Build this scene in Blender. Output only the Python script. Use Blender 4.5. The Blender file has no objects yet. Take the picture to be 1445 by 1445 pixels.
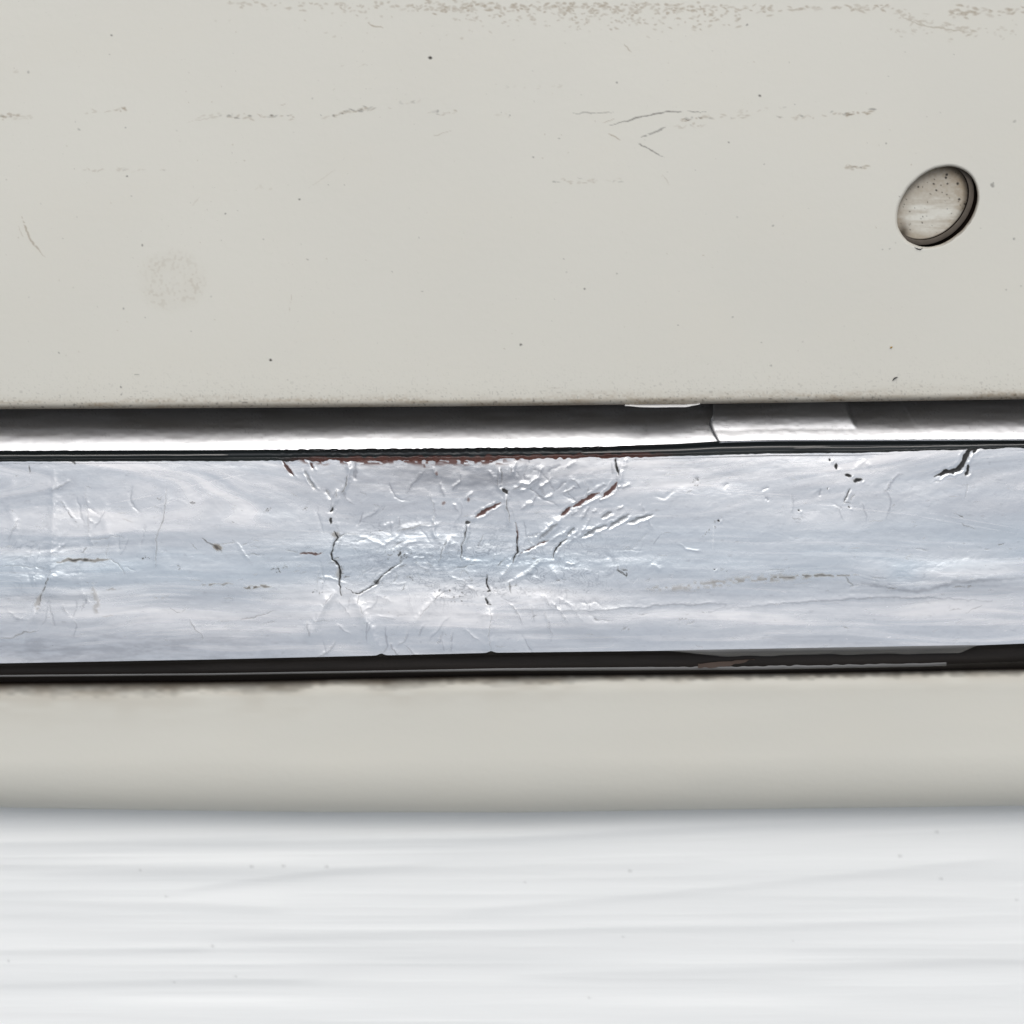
import bpy, math, random
import numpy as np

# ------------------------------------------------------------------ frame
S = 0.0001                     # one photograph pixel at the reference plane = 0.1 mm
D = 0.20                       # camera distance (m)
TILT = math.radians(35)        # the face leans back; its normal points 55 deg above the horizon
CT, ST = math.cos(TILT), math.sin(TILT)
CEN = np.array([0.0, 0.0, 0.25])
scene = bpy.context.scene
C = scene.collection

# ------------------------------------------------------------------ camera
cam = bpy.data.cameras.new('camera')
co = bpy.data.objects.new('camera', cam); C.objects.link(co)
co.location = (0.0, -ST * D, CEN[2] + CT * D)
co.rotation_euler = (TILT, 0, 0)
cam.sensor_width = 36.0
cam.lens = 36.0 * D / (1445 * S)
cam.clip_start = 0.005; cam.clip_end = 100.0
cam.dof.use_dof = True
cam.dof.focus_distance = D + 0.0030
cam.dof.aperture_fstop = 8.5
cam.dof.aperture_blades = 0
scene.camera = co

# ------------------------------------------------------------------ sky and sun (overcast)
SUN_EL, SUN_AZ = 84.0, 10.0
w = bpy.data.worlds.new('World'); scene.world = w; w.use_nodes = True
nt = w.node_tree; nt.nodes.clear()
sky = nt.nodes.new('ShaderNodeTexSky'); sky.sky_type = 'NISHITA'; sky.sun_disc = False
sky.sun_elevation = math.radians(SUN_EL); sky.sun_rotation = math.radians(SUN_AZ)
sky.air_density = 1.0; sky.dust_density = 4.0
hs = nt.nodes.new('ShaderNodeHueSaturation'); hs.inputs['Saturation'].default_value = 0.30
bgn = nt.nodes.new('ShaderNodeBackground'); bgn.inputs['Strength'].default_value = 0.12
wo = nt.nodes.new('ShaderNodeOutputWorld')
nt.links.new(sky.outputs[0], hs.inputs['Color']); nt.links.new(hs.outputs[0], bgn.inputs[0]); nt.links.new(bgn.outputs[0], wo.inputs[0])
sl = bpy.data.lights.new('sun', 'SUN'); sl.energy = 0.5; sl.angle = math.radians(64); sl.color = (1.0, 0.97, 0.92)
so = bpy.data.objects.new('sun', sl); C.objects.link(so)
_az, _el = math.radians(SUN_AZ), math.radians(SUN_EL)
sdir = np.array([math.sin(_az) * math.cos(_el), math.cos(_az) * math.cos(_el), math.sin(_el)])   # towards the sun
from mathutils import Vector
so.rotation_euler = Vector(-sdir).to_track_quat('-Z', 'Y').to_euler()
so.location = (0, -0.5, 2)
scene.view_settings.view_transform = 'Standard'; scene.view_settings.look = 'None'
scene.view_settings.exposure = 0.40; scene.view_settings.gamma = 1.0
scene.view_settings.use_curve_mapping = False
scene.render.engine = 'CYCLES'

# ------------------------------------------------------------------ helpers: noise and drawing on point grids
rng = np.random.RandomState(7)
random.seed(7)
_TAB = rng.rand(512, 512).astype(np.float32)
def vn(x, y, seed=0):
    x = np.asarray(x, np.float32) + seed * 17.31; y = np.asarray(y, np.float32) + seed * 9.77
    xi = np.floor(x).astype(np.int64); yi = np.floor(y).astype(np.int64)
    fx = x - xi; fy = y - yi
    fx = fx * fx * fx * (fx * (fx * 6 - 15) + 10); fy = fy * fy * fy * (fy * (fy * 6 - 15) + 10)
    a = _TAB[yi & 511, xi & 511]; b = _TAB[yi & 511, (xi + 1) & 511]
    c = _TAB[(yi + 1) & 511, xi & 511]; d = _TAB[(yi + 1) & 511, (xi + 1) & 511]
    return (a + (b - a) * fx) * (1 - fy) + (c + (d - c) * fx) * fy
def fbm(x, y, oct=4, seed=0):
    s = 0; a = 0.5; t = 0
    for k in range(oct):
        s = s + a * vn(x * 2 ** k, y * 2 ** k, seed + k * 3); t += a; a *= 0.55
    return s / t
def sstep(a, b, x):
    t = np.clip((x - a) / (b - a), 0, 1); return t * t * (3 - 2 * t)
def lin(pts):
    xs = [p[0] for p in pts]; ys = [p[1] for p in pts]
    def f(x):
        x = np.asarray(x, float)
        y = np.interp(x, xs, ys)
        y = np.where(x < xs[0], ys[0] + (x - xs[0]) * (ys[1] - ys[0]) / (xs[1] - xs[0]), y)
        return np.where(x > xs[-1], ys[-1] + (x - xs[-1]) * (ys[-1] - ys[-2]) / (xs[-1] - xs[-2]), y)
    return f

HK = 0.82                       # relief gain of the wrinkles
class Field:
    """points laid out in rows and columns (photograph pixels) with named layers to draw on"""
    def __init__(s, X, Y, grid=True, warp=1.0):
        s.X, s.Y, s.grid, s.L = X.astype(np.float32), Y.astype(np.float32), grid, {}
        s.Xw = s.X + warp * (2.6 * (vn(s.X / 9, s.Y / 9, 41) - .5) + 1.6 * (vn(s.X / 3.5, s.Y / 3.5, 42) - .5))
        s.Yw = s.Y + warp * (2.6 * (vn(s.X / 9, s.Y / 9, 43) - .5) + 1.6 * (vn(s.X / 3.5, s.Y / 3.5, 44) - .5))
        if grid:
            s.cx = s.X[0]; s.ymin = s.Y.min(1); s.ymax = s.Y.max(1)
    def layer(s, n):
        if n not in s.L: s.L[n] = np.zeros(s.X.shape, np.float32)
        return s.L[n]
    def sub(s, x0, x1, y0, y1):
        if not s.grid: return slice(None), slice(None)
        c0 = np.searchsorted(s.cx, x0); c1 = np.searchsorted(s.cx, x1)
        r = np.where((s.ymax >= y0) & (s.ymin <= y1))[0]
        if len(r) == 0 or c1 <= c0: return None
        return slice(r[0], r[-1] + 1), slice(c0, c1)
    def dist(s, pts, pad, straight=False):
        xs = [p[0] for p in pts]; ys = [p[1] for p in pts]
        sl = s.sub(min(xs) - pad, max(xs) + pad, min(ys) - pad, max(ys) + pad)
        if sl is None: return None
        X = (s.X if straight else s.Xw)[sl]; Y = (s.Y if straight else s.Yw)[sl]
        best = np.full(X.shape, 1e9, np.float32); side = np.zeros(X.shape, np.float32); tt = np.zeros(X.shape, np.float32)
        tot = sum(math.hypot(b[0] - a[0], b[1] - a[1]) for a, b in zip(pts, pts[1:])) or 1e-6
        acc = 0
        for a, b in zip(pts, pts[1:]):
            dx, dy = b[0] - a[0], b[1] - a[1]; l2 = dx * dx + dy * dy + 1e-9; l = math.sqrt(l2)
            t = np.clip(((X - a[0]) * dx + (Y - a[1]) * dy) / l2, 0, 1)
            d = np.hypot(X - a[0] - t * dx, Y - a[1] - t * dy)
            m = d < best
            best = np.where(m, d, best); side = np.where(m, ((X - a[0]) * dy - (Y - a[1]) * dx) / l, side)
            tt = np.where(m, (acc + t * l) / tot, tt); acc += l
        return sl, best, side, tt
    def mark(s, name, pts, wd, val=1.0, soft=0.9, taper=(0.4, 0.4), broken=0.0, straight=False, seed=0):
        r = s.dist(pts, wd + 5, straight)
        if r is None: return
        sl, d, side, t = r
        L = s.layer(name)
        prof = np.minimum(1, np.minimum(t / .25 * (1 - taper[0]) + taper[0], (1 - t) / .25 * (1 - taper[1]) + taper[1]))
        hw = wd * .5 * prof * (0.75 + 0.5 * vn(s.X[sl] / 6, s.Y[sl] / 6, 60 + seed))
        m = val * np.clip((hw - d) / soft + .5, 0, 1)
        if broken > 0: m = m * sstep(broken - .12, broken + .12, vn(s.X[sl] / 4.5, s.Y[sl] / 3, 71 + seed) * .6 + vn(s.X[sl] / 13, s.Y[sl] / 9, 72 + seed) * .4)
        L[sl] = np.maximum(L[sl], m)
    def ridge(s, pts, wd, h, taper=True, straight=False):
        r = s.dist(pts, wd * 2.2 + 5, straight)
        if r is None: return
        sl, d, side, t = r
        e = np.minimum(1, np.minimum(t, 1 - t) / .2 + .15) if taper else 1
        s.layer('h')[sl] += HK * h * e * np.exp(-(d / (wd * .6)) ** 2)
    def fold(s, pts, wd, h):
        """a lapped fold: sharp on one side, running out softly on the other"""
        r = s.dist(pts, wd * 2.5 + 5)
        if r is None: return
        sl, d, side, t = r
        e = np.minimum(1, np.minimum(t, 1 - t) / .2)
        a = np.where(side > 0, np.exp(-(d / wd) ** 1.3), np.exp(-(d / (wd * .5)) ** 2))
        s.layer('h')[sl] += 1.45 * HK * h * e * a
    def blob(s, name, x, y, rx, ry, val=1.0, ang=0.0, soft=.35):
        R = max(rx, ry) * 1.6 + 2
        sl = s.sub(x - R, x + R, y - R, y + R)
        if sl is None: return
        dx = s.Xw[sl] - x; dy = s.Yw[sl] - y; c, n = math.cos(ang), math.sin(ang)
        q = np.hypot((dx * c + dy * n) / rx, (-dx * n + dy * c) / ry)
        L = s.layer(name); m = val * np.clip((1 - q) / soft + .5, 0, 1) if soft > 0 else val * np.exp(-q * q * 1.5)
        L[sl] = np.maximum(L[sl], m)
    def smudge(s, name, x, y, rx, ry, val):
        sl = s.sub(x - 3 * rx, x + 3 * rx, y - 3 * ry, y + 3 * ry)
        if sl is None: return
        q = ((s.X[sl] - x) / rx) ** 2 + ((s.Y[sl] - y) / ry) ** 2
        s.layer(name)[sl] += val * np.exp(-q)

def P(x, y, wmm):
    """photograph pixel + depth (mm towards the viewer) -> metres in the face frame"""
    wm = np.asarray(wmm, float) * 0.001
    k = (D - wm) / D
    return np.stack([(np.asarray(x, float) - 722.5) * S * k, (722.5 - np.asarray(y, float)) * S * k, wm + 0 * np.asarray(x, float)], -1)

def mesh_obj(name, verts, faces, mat, parent=None, attrs=None, smooth=True):
    """verts (n,3), faces (m,4) or (m,3) index arrays"""
    me = bpy.data.meshes.new(name)
    verts = np.ascontiguousarray(verts, np.float32); faces = np.ascontiguousarray(faces, np.int32)
    k = faces.shape[1]
    me.vertices.add(len(verts)); me.vertices.foreach_set('co', verts.ravel())
    me.loops.add(faces.size); me.loops.foreach_set('vertex_index', faces.ravel())
    me.polygons.add(len(faces)); me.polygons.foreach_set('loop_start', np.arange(0, faces.size, k, dtype=np.int32))
    me.update(calc_edges=True)
    me.polygons.foreach_set('use_smooth', np.full(len(faces), smooth))
    for n, a in (attrs or {}).items():
        at = me.attributes.new(n, 'FLOAT_COLOR', 'POINT')
        col = np.ones((len(verts), 4), np.float32); col[:, :a.shape[1]] = a
        at.data.foreach_set('color', col.ravel())
    me.materials.append(mat); me.validate()
    o = bpy.data.objects.new(name, me); C.objects.link(o)
    if parent: o.parent = parent
    return o
def gfaces(nr, nc, off=0):
    r, c = np.meshgrid(np.arange(nr - 1), np.arange(nc - 1), indexing='ij')
    a = (r * nc + c).ravel() + off
    return np.stack([a, a + nc, a + nc + 1, a + 1], -1)
def thing(name, label, cat, org, group=None):
    """an Empty at the thing's base (org in face-frame metres) that parents its parts"""
    o = bpy.data.objects.new(name, None); C.objects.link(o); o.empty_display_size = .01
    place(o, org); o['label'] = label; o['category'] = cat
    if group: o['group'] = group
    return o
ORG = {}
def place(o, org):
    x, y, z = org
    o.rotation_euler = (TILT, 0, 0)
    o.location = (CEN[0] + x, CEN[1] + y * CT - z * ST, CEN[2] + y * ST + z * CT)
    ORG[o.name] = np.array(org, float)
def part(name, V, F, mat, th, attrs=None, smooth=True, sub=None):
    return mesh_obj(name, V - ORG[th.name], F, mat, sub or th, attrs, smooth)
def tag(o, label, cat, group=None):
    o['label'] = label; o['category'] = cat
    if group: o['group'] = group

# ------------------------------------------------------------------ materials
class NT:
    def __init__(s, name):
        s.m = bpy.data.materials.new(name); s.m.use_nodes = True; s.t = s.m.node_tree; s.t.nodes.clear()
        s.out = s.n('ShaderNodeOutputMaterial'); s.b = s.n('ShaderNodeBsdfPrincipled'); s.l(s.b.outputs[0], s.out.inputs[0])
    def n(s, ty, **k):
        a = s.t.nodes.new(ty)
        for q, v in k.items(): setattr(a, q, v)
        return a
    def l(s, a, b): s.t.links.new(a, b)
    def set(s, **k):
        for q, v in k.items():
            s.b.inputs[q.replace('_', ' ')].default_value = v
    def coord(s, scale=(1, 1, 1), loc=(0, 0, 0)):
        tc = s.n('ShaderNodeTexCoord'); mp = s.n('ShaderNodeMapping'); mp.inputs['Scale'].default_value = scale; mp.inputs['Location'].default_value = loc
        s.l(tc.outputs['Object'], mp.inputs[0]); return mp.outputs[0]
    def noise(s, scale, co, detail=3, rough=.55, dist=0):
        a = s.n('ShaderNodeTexNoise'); a.inputs['Scale'].default_value = scale; a.inputs['Detail'].default_value = detail
        a.inputs['Roughness'].default_value = rough; a.inputs['Distortion'].default_value = dist
        s.l(co, a.inputs['Vector']); return a.outputs['Fac']
    def ramp(s, f, stops):
        r = s.n('ShaderNodeValToRGB'); e = r.color_ramp.elements
        while len(e) < len(stops): e.new(.5)
        for q, (p, c) in zip(e, stops):
            q.position = p; q.color = c if len(c) == 4 else (*c, 1)
        s.l(f, r.inputs[0]); return r.outputs[0]
    def mix(s, f, a, b, mode='MIX'):
        m = s.n('ShaderNodeMix', data_type='RGBA', blend_type=mode)
        for i, v in ((0, f), (6, a), (7, b)):
            if hasattr(v, 'is_output') or isinstance(v, bpy.types.NodeSocket): s.l(v, m.inputs[i])
            else: m.inputs[i].default_value = v if i == 0 or len(v) == 4 else (*v, 1)
        return m.outputs[2]
    def math(s, op, a, b=None, clamp=False):
        m = s.n('ShaderNodeMath', operation=op, use_clamp=clamp)
        for i, v in ((0, a), (1, b)):
            if v is None: continue
            if isinstance(v, bpy.types.NodeSocket): s.l(v, m.inputs[i])
            else: m.inputs[i].default_value = v
        return m.outputs[0]
    def attr(s, name):
        a = s.n('ShaderNodeAttribute', attribute_name=name); x = s.n('ShaderNodeSeparateColor'); s.l(a.outputs['Color'], x.inputs[0]); return x.outputs
    def bump(s, h, strength, dist, prev=None):
        b = s.n('ShaderNodeBump'); b.inputs['Strength'].default_value = strength; b.inputs['Distance'].default_value = dist
        s.l(h, b.inputs['Height'])
        if prev is not None: s.l(prev, b.inputs['Normal'])
        return b.outputs[0]

def mat_cream(name, base, pep=.45):
    n = NT(name)
    co = n.coord()
    big = n.noise(11, co, 3)
    col = n.mix(n.ramp(big, [(.3, (0, 0, 0)), (.7, (1, 1, 1))]), tuple(c * .95 for c in base), tuple(c * 1.03 for c in base))
    warm = n.noise(55, n.coord((1, 1.6, 1), (3, 1, 0)), 4)
    col = n.mix(n.ramp(warm, [(.45, (0, 0, 0)), (.75, (.35, .35, .35))]), col, (base[0] * 1.0, base[1] * .985, base[2] * .965))
    # fine peppering of grime
    sp = n.noise(2600, co, 2, .6)
    dens = n.noise(60, co, 2)
    spk = n.math('MULTIPLY', n.ramp(sp, [(.70, (0, 0, 0)), (.78, (1, 1, 1))]), n.ramp(dens, [(.42, (0, 0, 0)), (.7, (pep, pep, pep))]))
    col = n.mix(spk, col, (.30, .28, .24))
    a = n.attr('marks')
    col = n.mix(a[1], col, (.27, .205, .130))        # tan grime
    col = n.mix(a[0], col, (.035, .030, .026))       # dark grime, chips
    col = n.mix(a[2], col, (.012, .009, .007))       # near-black: grime, and shade painted in hole and gap
    n.l(col, n.b.inputs['Base Color'])
    r = n.math('ADD', n.math('MULTIPLY', n.noise(220, co, 3), .16), .30)
    n.l(n.math('ADD', r, n.math('MULTIPLY', n.math('ADD', a[1], a[0]), .4), True), n.b.inputs['Roughness'])
    n.l(n.math('MULTIPLY', n.math('SUBTRACT', 1.0, a[2], True), .42), n.b.inputs['Specular IOR Level'])
    peel = n.noise(900, co, 2, .5)
    fine = n.noise(5200, n.coord((.35, 1, 1)), 2, .6)
    nb = n.bump(peel, .22, .0001)
    n.l(n.bump(fine, .07, .00003, nb), n.b.inputs['Normal'])
    return n.m

def mat_foil():
    n = NT('wrinkled_chrome_foil')
    a = n.attr('marks'); b = n.attr('wear')
    st = n.noise(30, n.coord((1.0, 5, 1)), 3, .55, .5)
    st2 = n.noise(70, n.coord((.5, 8, 1), (.3, 0, 0)), 3, .55)
    col = n.mix(st, (.74, .785, .825), (.91, .925, .925))
    col = n.mix(n.ramp(st2, [(.40, (0, 0, 0)), (.72, (.5, .5, .5))]), col, (.92, .92, .92))
    col = n.mix(b[0], col, (.96, .95, .945))           # silvery reflections painted in, light scratches
    col = n.mix(b[1], col, (.40, .41, .43))            # grey: crease lines, dark reflection painted at top centre
    col = n.mix(b[2], col, (.65, .75, .815))            # bluish reflection band, painted
    fine = n.noise(1500, n.coord((.5, 1.2, 1)), 3, .6)
    col = n.mix(n.ramp(fine, [(.62, (0, 0, 0)), (.80, (.4, .4, .4))]), col, (.42, .42, .43))
    mot = n.noise(420, n.coord((.7, 2.2, 1), (1, 2, 0)), 5, .65)
    col = n.mix(n.ramp(mot, [(.30, (.12, .12, .12)), (.62, (0, 0, 0))]), col, (.54, .57, .62))
    col = n.mix(a[2], col, (.20, .175, .14))           # tan dirt
    col = n.mix(a[1], col, (.125, .060, .050))          # copper in cracks, reddish reflection painted at top edge
    col = n.mix(a[0], col, (.014, .014, .013))         # open cracks
    n.l(col, n.b.inputs['Base Color'])
    mk = n.math('ADD', n.math('ADD', a[0], a[1]), a[2], True)
    hz = n.math('ADD', .86, n.math('MULTIPLY', b[0], -.40))
    n.l(n.math('MULTIPLY', n.math('SUBTRACT', 1.0, mk, True), hz), n.b.inputs['Metallic'])
    r = n.math('ADD', n.math('MULTIPLY', st2, .12), .12)
    r = n.math('ADD', r, n.math('MULTIPLY', b[0], .16))
    n.l(n.math('ADD', r, n.math('MULTIPLY', mk, .35), True), n.b.inputs['Roughness'])
    hair = n.noise(2400, n.coord((.06, 1, 1)), 3, .6)
    oil = n.noise(330, n.coord((1, 1.3, 1)), 3, .55, .4)
    nb = n.bump(oil, .30, .0002)
    n.l(n.bump(hair, .12, .00005, nb), n.b.inputs['Normal'])
    return n.m

def mat_metal(name, base, rough, bump=.06, attr=False, metallic=1.0):
    n = NT(name)
    st = n.noise(60, n.coord((.6, 14, 1)), 4, .6)
    col = n.mix(st, tuple(c * .9 for c in base), tuple(min(1, c * 1.06) for c in base))
    sp = n.noise(1900, n.coord((.6, 1, 1)), 2, .6)
    col = n.mix(n.ramp(sp, [(.72, (0, 0, 0)), (.84, (.4, .4, .4))]), col, (.20, .19, .18))
    if attr:
        a = n.attr('marks')
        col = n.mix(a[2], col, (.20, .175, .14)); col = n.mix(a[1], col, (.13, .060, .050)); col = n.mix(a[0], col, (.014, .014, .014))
        mk = n.math('ADD', n.math('ADD', a[0], a[1]), a[2], True)
        n.l(n.math('MULTIPLY', n.math('SUBTRACT', 1.0, mk, True), metallic), n.b.inputs['Metallic'])
    else: n.b.inputs['Metallic'].default_value = metallic
    n.l(col, n.b.inputs['Base Color'])
    n.l(n.math('ADD', n.math('MULTIPLY', st, .24), rough - .12), n.b.inputs['Roughness'])
    h = n.noise(2600, n.coord((.12, 1, 1)), 3, .6)
    n.l(n.bump(h, bump, .00005), n.b.inputs['Normal'])
    return n.m

def mat_plain(name, base, rough, var=.3, scale=300, stretch=(.2, 1, 1), spec=.5, metallic=0):
    n = NT(name)
    f = n.noise(scale, n.coord(stretch), 4, .6)
    n.l(n.mix(f, tuple(c * (1 - var) for c in base), tuple(c * (1 + var) for c in base)), n.b.inputs['Base Color'])
    n.set(Roughness=rough, Specular_IOR_Level=spec, Metallic=metallic)
    n.l(n.bump(n.noise(1500, n.coord(stretch), 3), .15, .0001), n.b.inputs['Normal'])
    return n.m

def mat_film():
    n = NT('white_stretch_film')
    a = n.attr('marks')
    st = n.noise(16, n.coord((1.0, 12, 1)), 4, .55, .3)
    col = n.mix(st, (.75, .767, .757), (.815, .824, .808))
    col = n.mix(a[0], col, (.25, .25, .24)); col = n.mix(a[1], col, (.60, .625, .64))
    n.l(col, n.b.inputs['Base Color'])
    n.set(Roughness=.5, Specular_IOR_Level=.35)
    n.l(n.bump(n.noise(260, n.coord((.06, 1, 1)), 4, .6), .25, .0004), n.b.inputs['Normal'])
    return n.m

BASE = (.625, .613, .546)
M_up = mat_cream('cream_paint', BASE)
M_foil = mat_foil()
M_bead = mat_metal('chrome_bead', (.78, .785, .80), .42, .16, True)
M_groove = mat_metal('dark_seam', (.030, .036, .036), .22, .05, True, .0)
M_lip = mat_plain('dark_reflection_edge', (.022, .0185, .016), .38, .9, 120, (.25, 3, 3), .20)  # down-facing edge: dark reflection put into the base colour
M_sliver = mat_plain('dull_metal_sliver', (.24, .235, .225), .42, .55, 160, (.25, 2, 1), .5, .5)
M_back = mat_plain('black_gap_shade', (.006, .0055, .005), .8, .3, spec=.05)  # shade of the gaps put into the base colour
M_ring = mat_plain('grimy_metal_ring', (.10, .084, .068), .7, .35, 900, (1, 1, 1), spec=.15)
M_film = mat_film()
M_white = mat_plain('white_chip', (.74, .74, .73), .5, .05)
M_hair = mat_plain('dark_fibre', (.03, .028, .025), .6, .2)
M_yellow = mat_plain('yellow_speck', (.42, .26, .06), .6, .2)

# ------------------------------------------------------------------ edges measured in the picture (x, y)
eA = lin([(0, 577), (300, 575.5), (600, 573.5), (1000, 569.5), (1445, 563)])
eB = lin([(0, 638), (300, 637), (500, 635.5), (650, 634), (830, 632.5), (960, 628), (1012, 624.5), (1100, 622.5), (1445, 621.5)])
eC = lin([(0, 651.5), (380, 650.5), (650, 650), (760, 647.5), (900, 645.5), (1000, 642.5), (1090, 640), (1200, 639.5), (1300, 636.5), (1445, 632)])
eD = lin([(0, 936), (300, 930.5), (700, 921), (1000, 917.5), (1370, 911), (1445, 908)])
eE = lin([(0, 954.5), (300, 952), (700, 945.5), (1050, 943.5), (1300, 939), (1445, 934)])
eF = lin([(0, 964), (300, 962), (700, 953), (1050, 950), (1445, 944)])
eG = lin([(0, 1139.5), (200, 1143), (450, 1146), (725, 1146.5), (1000, 1142.5), (1445, 1137)])
XL, XR = -70, 1515

# ================================================================== upper panel
up = thing('painted_panel', 'upper flat cream painted metal panel with a slanted oval hole and dirt specks', 'panel', tuple(P(722, 577, -4)))
dx = 1.25
xs = np.arange(XL, XR + .1, dx)
nfl = 494
tt = np.linspace(0, 1, nfl)
X, T = np.meshgrid(xs, tt)
top = -45.0
R_E = 9.0
Y = top + (eA(X) - R_E - top) * T
HX, HY, HA, HB = 1322.5, 291.5, 67.0, 50.8       # the slanted oval hole
hi0 = np.searchsorted(xs, HX - 95); hi1 = np.searchsorted(xs, HX + 95)
yc = Y[:, (hi0 + hi1) // 2]; hj0 = np.searchsorted(yc, HY - 95); hj1 = np.searchsorted(yc, HY + 95)
loop = [(hj0, i) for i in range(hi0, hi1)] + [(j, hi1) for j in range(hj0, hj1)] + [(hj1, i) for i in range(hi1, hi0, -1)] + [(j, hi0) for j in range(hj1, hj0, -1)]
lx = np.array([X[j, i] for j, i in loop]); ly = np.array([Y[j, i] for j, i in loop])
def ell(cx, cy, a, b, ang):
    """point of the slanted ellipse in the direction ang (picture axes, y down); long axis runs lower left to upper right"""
    q = ang + math.pi / 4
    r = 1 / np.sqrt((np.cos(q) / a) ** 2 + (np.sin(q) / b) ** 2)
    return cx + r * np.cos(ang), cy + r * np.sin(ang)
la = np.arctan2(ly - HY, lx - HX)
wob = 0.7 * (vn(np.cos(la) * 5 + 9, np.sin(la) * 5 + 9, 5) - .5)
ex, ey = ell(HX, HY, HA + wob + 1.2, HB + wob + 1.2, la)
NR = 52
rr = np.linspace(0, 1, NR + 1)[1:] ** .85
PX = lx[None] + (ex - lx)[None] * rr[:, None]; PY = ly[None] + (ey - ly)[None] * rr[:, None]
fu = Field(X, Y, True, .8); fp = Field(PX, PY, False, .8)
def U(fn, *a, **k):
    getattr(fu, fn)(*a, **k); getattr(fp, fn)(*a, **k)
for f in (fu, fp):
    f.layer('dark'); f.layer('tan'); f.layer('soot_shade')
# band of tan scuff dots along the top
def dots(x0, x1, yf, sp, n, rx, ry, val, lay='tan', fields=(fu,)):
    for _ in range(n):
        x = random.uniform(x0, x1); y = yf(x) + random.gauss(0, sp)
        r = random.uniform(.5, 1)
        for f in fields: f.blob(lay, x, y, rx * r * random.uniform(.6, 1.4), ry * r, val * random.uniform(.35, 1), random.gauss(-.05, .3), .9)
yt = lin([(300, 4), (500, 9), (700, 10), (900, 11), (1100, 13), (1240, 10), (1445, 17)])
dots(320, 480, yt, 4, 40, 3.5, 1.7, .45)
dots(600, 1000, yt, 4.5, 210, 4.2, 2.0, .62)
dots(480, 640, yt, 4, 60, 3.5, 1.6, .5)
dots(800, 1050, lambda x: 24, 8, 130, 3.2, 1.7, .55)
dots(640, 830, lambda x: 20, 8, 70, 3.2, 1.5, .45)
dots(1000, 1260, yt, 2.5, 70, 5, 1.6, .6)
dots(1260, 1380, lambda x: 18 + (x - 1260) * .24, 4, 45, 4, 1.6, .45)
dots(1340, 1500, lambda x: 17, 3.5, 60, 5, 2, .62)
dots(1250, 1500, lambda x: 42, 8, 60, 3, 1.6, .3)
dots(300, 1000, lambda x: 38, 9, 40, 2.5, 1.3, .3)
# broken line of scuffs across the middle
for x0, x1, y0, y1, n, v in [(0, 30, 164, 163, 16, .8), (10, 60, 165, 164, 8, .35), (115, 180, 160, 153, 9, .5), (163, 178, 155, 154, 7, .9), (270, 330, 166, 161, 9, .4), (314, 415, 165, 163, 26, .7), (345, 360, 168, 168, 5, .6), (458, 500, 164, 158, 10, .7), (478, 525, 160, 153, 20, .8), (500, 560, 155, 152, 10, .4), (560, 600, 146, 144, 8, .35), (605, 655, 160, 159, 12, .6), (690, 720, 160, 163, 3, .4),
                            (960, 1000, 170, 165, 12, .8), (950, 995, 178, 176, 10, .5), (985, 1060, 167, 163, 13, .6), (1100, 1180, 167, 162, 16, .6), (1180, 1235, 162, 158, 18, .9), (1040, 1110, 158, 152, 8, .35),
                            (120, 180, 240, 241, 10, .45), (160, 240, 241, 240, 10, .3), (780, 840, 256, 254, 12, .6), (800, 880, 254, 255, 9, .35), (1190, 1232, 237, 235, 26, .8), (1232, 1256, 238, 237, 4, .8), (1258, 1268, 262, 261, 5, .5), (360, 385, 265, 266, 5, .25), (715, 800, 122, 123, 8, .25), (480, 520, 95, 92, 4, .3), (20, 30, 100, 102, 3, .4)]:
    for _ in range(n):
        t = random.random(); x = x0 + (x1 - x0) * t; y = y0 + (y1 - y0) * t + random.gauss(0, 1.5)
        lay = 'dark' if random.random() < .2 else 'tan'
        fu.blob(lay, x, y, random.uniform(1.2, 4.5), random.uniform(.7, 1.5), v * random.uniform(.25, .75), random.gauss(-.1, .25), .9)
# scratches
for pts, wd, lay, v in [
    ([(858, 178), (875, 174), (905, 165), (925, 159.5), (942, 157.5), (968, 157), (996, 158.5)], 1.9, 'dark', .62),
    ([(806, 160), (835, 159), (868, 159)], 1.4, 'dark', .45),
    ([(906, 194), (925, 186), (941, 179)], 2.8, 'dark', .5), ([(900, 201), (918, 211), (937, 222)], 1.8, 'dark', .6),
    ([(859, 189), (875, 198)], 1.6, 'tan', .6), ([(850, 173), (868, 168)], 1.2, 'tan', .5),
    ([(30, 306), (37, 325), (47, 343), (63, 362)], 2.4, 'tan', .55), ([(26, 320), (34, 335)], 1.5, 'tan', .35),
    ([(436, 265), (455, 252), (474, 240)], 1.1, 'tan', .25), ([(612, 192), (636, 185)], 1.1, 'tan', .4),
    ([(271, 291), (281, 278)], 1.2, 'tan', .3), ([(409, 445), (411, 415)], 1.2, 'tan', .35),
    ([(520, 34), (530, 38), (540, 39)], 1.6, 'tan', .6), ([(395, 149), (403, 145)], 1.2, 'tan', .4), ([(881, 62), (891, 73)], 1.6, 'tan', .5),
    ([(935, 245), (945, 262)], 1.2, 'tan', .35), ([(190, 528), (197, 528)], 1.5, 'dark', .5), ([(772, 549), (795, 546)], 1.1, 'tan', .4),
    ([(1268, 277), (1276, 281)], 1.3, 'dark', .6), ([(1270, 22), (1300, 36), (1376, 46)], 1.8, 'tan', .45), ([(264, 173), (300, 165), (318, 162)], 1.1, 'tan', .3)]:
    U('mark', lay, pts, wd, v, .9, (.3, .2), .25)
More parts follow.
